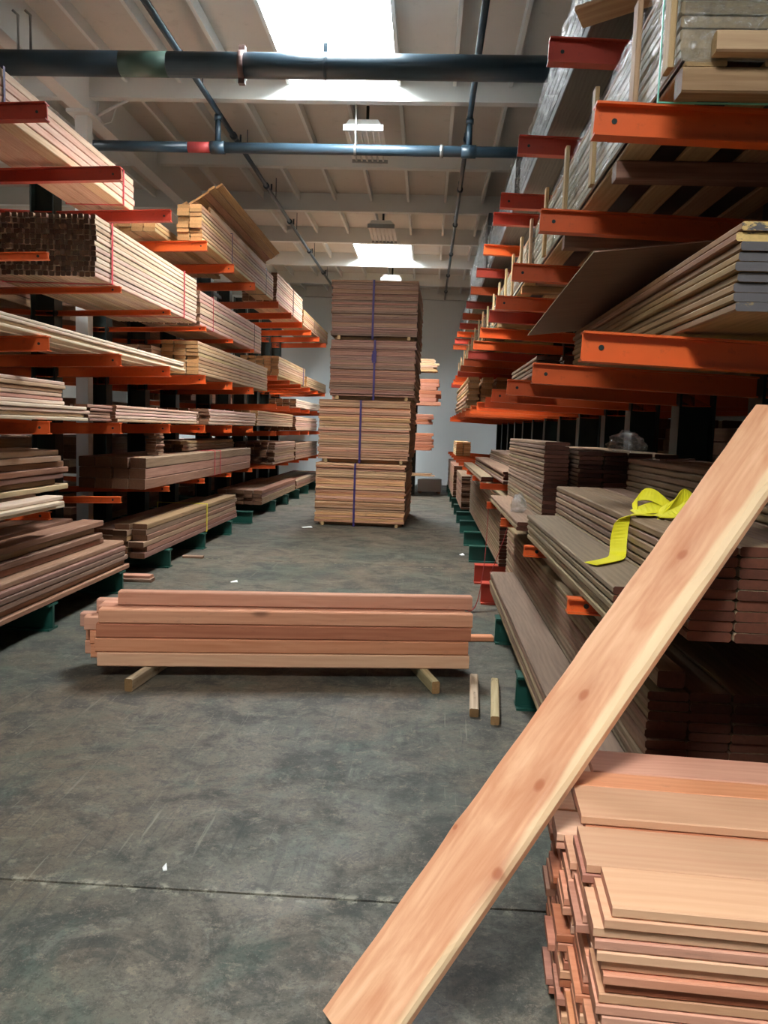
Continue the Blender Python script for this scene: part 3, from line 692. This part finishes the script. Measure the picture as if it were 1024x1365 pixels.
link('end_board', board_me(.2, .06, .07, 'pine'), None, c1, (-2.05, -.2, .022), (0, 0, math.pi / 2))
ring('strap', 3.1 - 5.035, -.99, .045, -.09, .44, .010, 'strap_green', c1)
c2 = crate('second clear-wrapped crate along the right rack under the black packs', .80, 7.3, 11.6, 2.93, 3.27, (7.4, 8.1, 8.8, 9.6, 10.4, 11.4))
for y in (7.7, 9.0, 10.2, 11.4): link('skid', board_me(.98, .09, .065, 'pine'), None, c2, (y - 9.45, -.5, -.067), (0, 0, math.pi / 2))
ring('strap', 10.6 - 9.45, -.99, .03, -.07, .35, .02, 'strap_green', c2)
c3 = crate('third wrapped crate with bare yellow sides far along the right rack', .78, 11.9, 16.2, 2.92, 3.3, (12.1, 13, 14, 15, 16), wrap='film', core='pine')
for y in (12.2, 14, 15.8): link('skid', board_me(.98, .09, .055, 'pine'), None, c3, (y - 14.05, -.5, -.057), (0, 0, math.pi / 2))
c4 = crate('farthest wrapped crate with loose film hanging from it on the right', .78, 16.5, 21.6, 2.92, 3.3, (16.8, 18, 19.5, 21), wrap='film', core='pine')
for y in (16.9, 19, 21.2): link('skid', board_me(.98, .09, .055, 'pine'), None, c4, (y - 19.05, -.5, -.057), (0, 0, math.pi / 2))
M['dark_core'] = wood('dark grey core board', srgb(120, 118, 116), srgb(86, 84, 84), srgb(70, 66, 64), var=.2)  # dark grey wood for the boards inside the wrapped packs
def wrapped_pack(lab, x, y0, y1, z0, z1, depth=1.0):
    t = thing('wrapped_pack', lab, 'lumber pack', (x, (y0 + y1) / 2, z0), math.pi / 2, 'wrapped packs on the top right tier')
    L, H = y1 - y0, z1 - z0
    for r in range(5):
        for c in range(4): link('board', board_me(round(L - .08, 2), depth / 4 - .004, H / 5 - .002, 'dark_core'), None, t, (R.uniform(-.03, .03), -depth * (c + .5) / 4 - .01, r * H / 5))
    V, F = [], []; NX, NZ = 60, 10
    for i in range(NX + 1):
        for j in range(NZ + 1):
            u, q = i / NX, j / NZ
            V.append((-L / 2 + u * L, .016 + .012 * math.sin(u * 60 + q * 8) * math.sin(q * 6 + u * 31), q * H))
    for i in range(NX):
        for j in range(NZ):
            k = i * (NZ + 1) + j; F.append((k, k + NZ + 1, k + NZ + 2, k + 1))
    link('plastic_wrap', mesh('wrap', V, F, True), 'wrap2', t)
    return t
p1 = wrapped_pack('silver-wrapped dark pack on the top right tier nearest the camera', .79, 4.0, 8.3, 3.80, 4.18)
link('tilted_board', board_me(.5, .12, .03, 'pine'), None, p1, (-1.7, -.12, -.03), (.5, 0, .9))
wrapped_pack('silver-wrapped dark pack on the top right tier behind the nearest one', .78, 8.6, 12.0, 3.86, 4.35)
wrapped_pack('tall silver-wrapped pack far down the top right tier', .76, 12.3, 16.8, 3.86, 4.75)
wrapped_pack('last silver-wrapped pack on the top right tier by the back wall', .76, 17.2, 21.5, 3.86, 4.4)

# ---- the tall panel stack in the aisle: four strapped lifts
def lift(lab, x0, x1, y, z0, h, mat, sx, knot=False):
    t = thing('panel_lift', lab, 'panel stack', ((x0 + x1) / 2, y, z0), math.radians(-1.4), 'strapped lifts of the tall panel stack')
    W = x1 - x0; n = 25; th = (h - .06) / n; D = 2.44
    for i in range(3):
        yy = (.2, D / 2, D - .2)[i]
        link('runner', board_me(W - .1, .09, .058, 'pine'), None, t, (0, yy, 0))
    for s in (-1, 1):
        link('foot_block', board_me(.12, .05, .058, 'pine'), None, t, (s * (W / 2 - .13), .06, 0), (0, 0, math.pi / 2))
    for i in range(n):
        link('panel', board_me(round(W + R.uniform(-.025, .005), 2), D, th * .93, mat, .004), None, t, (R.uniform(-.012, .012), D / 2 + R.uniform(-.018, .018), .06 + i * th))
    v, f = boxes([(-.017, .017, -.03, -.026, 0, h), (-.017, .017, -.03, D, h, h + .004), (-.017, .017, -.03, D, .05, .054)])
    link('strap', mesh('strap', v, f), 'strap_purple', t, (sx, 0, 0))
    if knot:
        v, f = boxes([(-.035, .03, -.05, -.02, h * .62, h * .82), (-.045, .02, -.045, -.02, h * .66, h * .76)])
        link('strap_knot', mesh('strap_knot', v, f), 'strap_purple', t, (sx, 0, 0))
lift('lowest lift of the tall panel stack, standing on the floor', -1.79, -.31, 13.4, 0, 1.03, 'rough', -.09)
lift('second lift from the floor in the tall panel stack', -1.76, -.27, 13.4, 1.035, 1.02, 'rough', -.06)
lift('third lift from the floor in the tall panel stack, with a knotted strap', -1.60, -.22, 13.42, 2.06, .955, 'rough_shaded', .03, True)
lift('topmost lift of the tall panel stack', -1.60, -.21, 13.42, 3.02, .935, 'rough_shaded', -.02)

# ---- rack against the back wall with boards lying across
ew = thing('end_wall_rack', 'dark rack against the back wall behind the tall panel stack', 'rack', (-.5, 20.7, 0))
for x in (-1.6, -.35):
    link('column', ARMS[('col',)], None, ew, (x + .5, 0, 0), (0, -math.pi / 2, math.pi / 2))
    for z in (.5, 1.12, 1.75, 2.2, 3.0):
        key = ('short',)
        if key not in ARMS: ARMS[key] = ibeam(.75, .08, .06, .008, .01, 'upright')
        link('arm', ARMS[key], None, ew, (x + .5, 0, z), (0, 0, -math.pi / 2))
def xpile(lab, z, x1, nr, bt, mat, nc=3):
    W = nc * .15; t = thing('cross_bundle', lab, 'lumber bundle', (-.8, 20.18, z), 0, 'boards on the back wall rack')
    for r in range(nr):
        for c in range(nc):
            L = x1 + 2.3 + R.uniform(-.1, .06)
            link('board', board_me(round(L, 2), .148, bt * .96, mat), None, t, (-2.3 + L / 2 + .8, -W / 2 + (c + .5) * .15 , r * bt))
xpile('tan boards on the topmost level of the back wall rack', 3.0, .18, 6, .05, 'tan')
xpile('pinkish boards on the back wall rack, second level from the top', 2.2, .26, 7, .09, 'redwood_deep')
xpile('ragged-ended boards on the middle level of the back wall rack', 1.75, .1, 4, .06, 'redwood_deep')
xpile('pinkish boards on the back wall rack, second level from the floor', 1.12, .14, 6, .07, 'redwood_deep')
xpile('two thin boards on the lowest level of the back wall rack', .5, .2, 2, .03, 'tan')
bx = thing('white_carton', 'white carton on the floor by the back wall', 'box', (.12, 21.3, 0), .05)
V, F = boxes([(-.3, .3, -.2, .2, .05, .36)]); link('body', mesh('body', V, F), 'boxwhite', bx)
V, F = boxes([(-.28, -.2, -.18, .18, 0, .05), (.2, .28, -.18, .18, 0, .05)]); link('runner', mesh('runner', V, F), 'umber', bx)
V, F = boxes([(-.305, .305, -.205, .0, .345, .365)]); link('flap', mesh('flap', V, F), 'boxwhite', bx)

# ---- timbers lying across the aisle
ang = math.radians(7.6); org = Vector((-1.985, 4.90, .078)); ux = Vector((math.cos(ang), math.sin(ang), 0)); uy = Vector((-math.sin(ang), math.cos(ang), 0))
TB = .0882
def timber(l, r, row, col, label, mat='redwood', grp='timbers lying across the aisle'):
    L = r - l; p = org + ux * (l + r) / 2 + uy * (col + .5) * (TB + .005) + Vector((0, 0, row * (TB + .0025)))
    o = link('timber', board_me(round(L, 3), TB, TB, mat, .007), None, None, p, (0, 0, ang + R.uniform(-.003, .003)))
    tag(o, label, 'timber', grp)
fr = ['lowest, palest timber on the front of the pile across the aisle', 'second timber from the floor on the front of the pile across the aisle',
      'third timber from the floor on the front of the pile across the aisle', 'uppermost timber on the front face of the pile across the aisle']
for r in range(4): timber(-.0 + (.0, -.012, -.008, .008)[r], 2.335 + (0, -.01, .004, .012)[r], r, 0, fr[r], ('redwood_pale', 'redwood', 'redwood_deep', 'redwood')[r])
for r in range(4):
    for c in (1, 2, 3):
        timber(-(.03, .11, .16)[c - 1] + R.uniform(-.02, .02) + (.08 if r == 3 and c > 1 else 0), 2.30 + R.uniform(-.04, .03), r, c, 'redwood timber of the pile across the aisle, %s layer up, %s from the front' % (ORD[r], ORD[c]))
timber(.10, 2.36, 4, 1.15, 'single timber lying on top of the pile across the aisle')
for (s, lab) in ((.33, 'left'), (2.03, 'right')):
    p = org + ux * s + uy * .12; p.z = 0
    tag(link('bearer', board_me(.75, .05, .077, 'sticker'), None, None, p, (0, 0, math.pi / 2 + (-.1 if lab == 'left' else .28))), 'short wooden bearer under the %s end of the pile across the aisle' % lab, 'bearer', 'bearers under the timber pile')
tag(link('sticker_stick', board_me(.68, .052, .05, 'sticker'), None, None, (.346, 4.88, 0), (0, 0, math.pi / 2 - .056)), 'rough wooden stick on the floor closest to the timber pile', 'stick', 'loose sticks on the floor')
tag(link('sticker_stick', board_me(.72, .048, .05, 'sticker'), None, None, (.464, 4.79, 0), (0, 0, math.pi / 2 - .08)), 'rough wooden stick on the floor closest to the right rack base', 'stick', 'loose sticks on the floor')

# ---- near stack at bottom right
sa = math.radians(-3.6); so = Vector((.422, 1.69, 0)); sxv = Vector((math.cos(sa), math.sin(sa), 0)); syv = Vector((-math.sin(sa), math.cos(sa), 0))
def stack_board(l, yc, w, z, th, label, mat, L=2.3, grp='boards of the near right stack'):
    p = so + sxv * (l + L / 2) + syv * yc; p.z = z
    tag(link('stack_board', board_me(L, w, th, mat, .003), None, None, p, (0, 0, sa + R.uniform(-.001, .001))), label, 'board', grp)
TH = .0236; NR = 24
widths = [.172, .195, .15, .15, .15]      # columns from the front
for r in range(NR):
    y = 0
    for c, w_ in enumerate(widths):
        l = R.choice((0, 0, 0, .01, -.015, -.02, .02)) + R.uniform(-.006, .006) + (0, -.012, -.03, -.035, -.035)[c]
        lab = 'redwood board of the near right stack, %s layer from the top, %s from the front' % (ORD[NR - r], ORD[c])
        if r == NR - 1 and c == 0: lab = 'wide pale yellowish board on the front top of the near right stack'; l = .012
        if r == NR - 1 and c == 1: l = -.02
        if r > NR - 5 and c > 1: l += .05
        yc = y + w_ / 2 + (R.uniform(-.006, .006) if c == 0 and r < NR - 1 else 0)
        stack_board(l, yc, w_ - .004 if r % 3 else w_ - .010, r * (TH + .0016), TH, lab, 'redwood_pale' if (r == NR - 1 and c < 2) else R.choice(('redwood_pale', 'redwood', 'redwood', 'redwood_deep')), grp='boards of the near right stack' if not lab.startswith('wide') else None)
        y += w_
zt = NR * (TH + .0016)
for i, (yc, w_, l) in enumerate(((.465, .19, -.01), (.612, .1, .0), (.75, .165, .06))):
    stack_board(l, yc, w_, zt, TH, ('front', 'middle', 'rearmost')[i] + ' board of the top layer on the near right stack', 'redwood_pale' if i == 0 else 'redwood')

# ---- the leaning plank
P0 = Vector((-.224, 2.086, .0265)); T = Vector((1.116, 2.9, 1.726)); u = (T - P0); Lp = u.length; u.normalize()
wv = Vector((.563, -.824, -.03)); wv = (wv - u * wv.dot(u)).normalized(); nv = wv.cross(u).normalized()
if nv.z > 0: nv = -nv          # nv points down, away from the lit face
Wp, Tp = .238, .038
V, F = [], []; NS = 80
for i in range(NS + 1):
    x = -Lp / 2 + Lp * i / NS; t_ = i / NS
    wane = .012 + .018 * max(0, math.sin(t_ * 5.2 - 1.1)) + .004 * math.sin(t_ * 41) + .003 * math.sin(t_ * 77)
    rag = .0012 * math.sin(t_ * 19) + .0012 * math.sin(t_ * 63 + 1) - .003 * math.exp(-((t_ - .26) / .015) ** 2)
    bulge = .003 * math.sin(t_ * 9)
    sec = [(-Wp / 2 + rag, -.002), (-Wp / 2 + rag + .004, 0), (-.04, 0), (.04, 0), (Wp / 2 - wane * 1.3, 0), (Wp / 2 - wane * .35 + bulge * .3, -.010), (Wp / 2 + bulge * .5, -.022), (Wp / 2 + bulge * .3, -Tp), (-Wp / 2 + rag, -Tp)]
    V += [(x, -y, z) for y, z in sec]
n = 9
for i in range(NS):
    for j in range(n):
        k = (j + 1) % n; F.append((i * n + j, i * n + k, (i + 1) * n + k, (i + 1) * n + j))
F.append(tuple(range(n - 1, -1, -1))); F.append(tuple(NS * n + j for j in range(n)))
me = mesh('plank', V, F); bm = bmesh.new(); bm.from_mesh(me); bmesh.ops.recalc_face_normals(bm, faces=bm.faces); bm.to_mesh(me); bm.free()
pl = link('leaning_plank', me, 'plank')
ctr = P0 + u * Lp / 2 + wv * Wp / 2
zax = -nv; yax = zax.cross(u)        # local Y runs against the width direction
pl.matrix_world = Matrix.Translation(ctr) @ Matrix((u, yax, zax)).transposed().to_4x4()
tag(pl, 'long knotty redwood plank leaning diagonally across the right foreground', 'plank')

# ---- webbing, film and floor bits
lw = thing('lime_webbing', 'lime yellow webbing strap heaped on the shelf boards with one end hanging down', 'strap', (1.0, 3.5, 1.257))
def rib(name, pts, wd, mat, par, wdir): return child_abs(ribbon(name, pts, wd, mat, None, wdir), par)
rib('hanging_end', [(1.04, 3.5, 1.281), (.94, 3.46, 1.283), (.85, 3.42, 1.283), (.812, 3.40, 1.251), (.80, 3.39, 1.18), (.795, 3.37, 1.13), (.77, 3.30, 1.119), (.70, 3.20, 1.119), (.64, 3.13, 1.119)], .066, 'lime', lw, [(0, 1, 0), (0, 1, 0), (.3, .9, 0), (1, .3, 0), (1, -.1, 0), (1, -.2, 0), (.8, -.5, 0), (.5, -.8, 0), (.5, -.8, 0)])
rib('loop', [(.90, 3.52, 1.286), (.92, 3.60, 1.346), (.98, 3.60, 1.356), (1.05, 3.52, 1.311), (1.14, 3.44, 1.286)], .10, 'lime', lw, [(0, .5, .6), (.5, .5, .5), (.5, 1, .5), (.3, 1, .2), (0, 1, .3)])
rib('loop', [(.96, 3.42, 1.286), (1.02, 3.46, 1.326), (1.10, 3.56, 1.356), (1.18, 3.58, 1.331), (1.25, 3.46, 1.286)], .09, 'lime', lw, [(.3, .8, .5), (.5, .5, .5), (.2, .6, .7), (0, 1, .5), (.3, 1, 0)])
rib('loop', [(1.14, 3.66, 1.286), (1.17, 3.56, 1.331), (1.10, 3.46, 1.336), (1.03, 3.40, 1.301), (.95, 3.40, 1.285)], .09, 'lime', lw, [(1, .2, .2), (.8, .2, .6), (.3, .8, .5), (0, 1, .3), (0, 1, 0)])
rib('loop', [(.88, 3.5, 1.285), (.98, 3.52, 1.311), (1.08, 3.48, 1.296), (1.2, 3.5, 1.286)], .11, 'lime', lw, [(0, 1, .1), (.2, 1, .4), (0, 1, .5), (0, 1, 0)])
def crumple(name, lab, loc, size):
    bm = bmesh.new(); bmesh.ops.create_icosphere(bm, subdivisions=3, radius=1)
    rr = random.Random(hash(lab) % 1000 if False else len(lab))
    for v in bm.verts:
        k = .75 + .5 * rr.random(); v.co = Vector((v.co.x * size[0] * k, v.co.y * size[1] * k, max(v.co.z * size[2] * k, -size[2] * .55)))
    me = bpy.data.meshes.new(name); bm.to_mesh(me); bm.free()
    o = link(name, me, 'film', None, (loc[0], loc[1], loc[2] + size[2] * .55)); return tag(o, lab, 'plastic film', 'crumpled films on the right shelf')
crumple('crumpled_film', 'crumpled clear film on the jutting dusty plank', (.70, 6.15, 1.022), (.05, .12, .085))
crumple('crumpled_film', 'crumpled clear film heap on the dark boards beside the black uprights', (1.42, 5.98, 1.497), (.12, .2, .09))
wr = thing('red_webbing', 'dull red webbing strap hanging from a right shelf arm to the floor', 'strap', (.6, 7.68, .9))
rib('hanging_run', [(.60, 7.68, .90), (.595, 7.66, .7), (.57, 7.5, .4), (.52, 7.35, .12), (.46, 7.3, .012), (.36, 7.45, .008), (.22, 7.7, .006)], .04, 'web_red', wr, (0, 1, 0))
rib('hanging_run', [(.70, 6.6, .95), (.66, 6.8, .7), (.60, 6.95, .45), (.585, 7.0, .40)], .02, 'web_red', wr, (0, 1, 0))
tag(link('board_scrap', board_me(.28, .09, .04, 'redwood'), None, None, (.43, 6.28, 0), (0, 0, .15)), 'short reddish board on the floor behind the right end of the timber pile', 'board scrap')
tag(link('board_scrap', board_me(.34, .14, .035, 'brown'), None, None, (-2.86, 8.05, 0), (0, 0, .08)), 'lower of two short board scraps on the floor by the left rack', 'board scrap')
tag(link('board_scrap', board_me(.32, .12, .03, 'redwood'), None, None, (-2.87, 8.07, .035), (0, 0, .02)), 'upper of two short board scraps on the floor by the left rack', 'board scrap')
tag(link('board_scrap', board_me(.24, .08, .03, 'brown'), None, None, (-2.72, 9.6, 0), (0, 0, .05)), 'single small board scrap on the floor under the yellow-strapped boards', 'board scrap')
def scrap(x, y, a, b, lab):
    v, f = boxes([(-a / 2, a / 2, -b / 2, b / 2, 0, .004)]); v = [(p[0], p[1], p[2] + .015 * (p[0] > 0) * (p[1] > 0)) for p in v]
    tag(link('paper_scrap', mesh('paper_scrap', v, f), 'paper', None, (x, y, .001), (0, 0, .4)), lab, 'paper scrap', 'paper scraps on the floor')
scrap(-1.85, 13.0, .16, .08, 'white scrap on the floor left of the tall panel stack')
scrap(.52, 10.7, .05, .06, 'tiny white scrap on the floor beside the right rack base')
scrap(-1.9, 8.2, .07, .04, 'white fleck on the bare floor behind the timber pile')
scrap(-.88, 2.78, .014, .022, 'pale chip on the floor beside the slab joint')
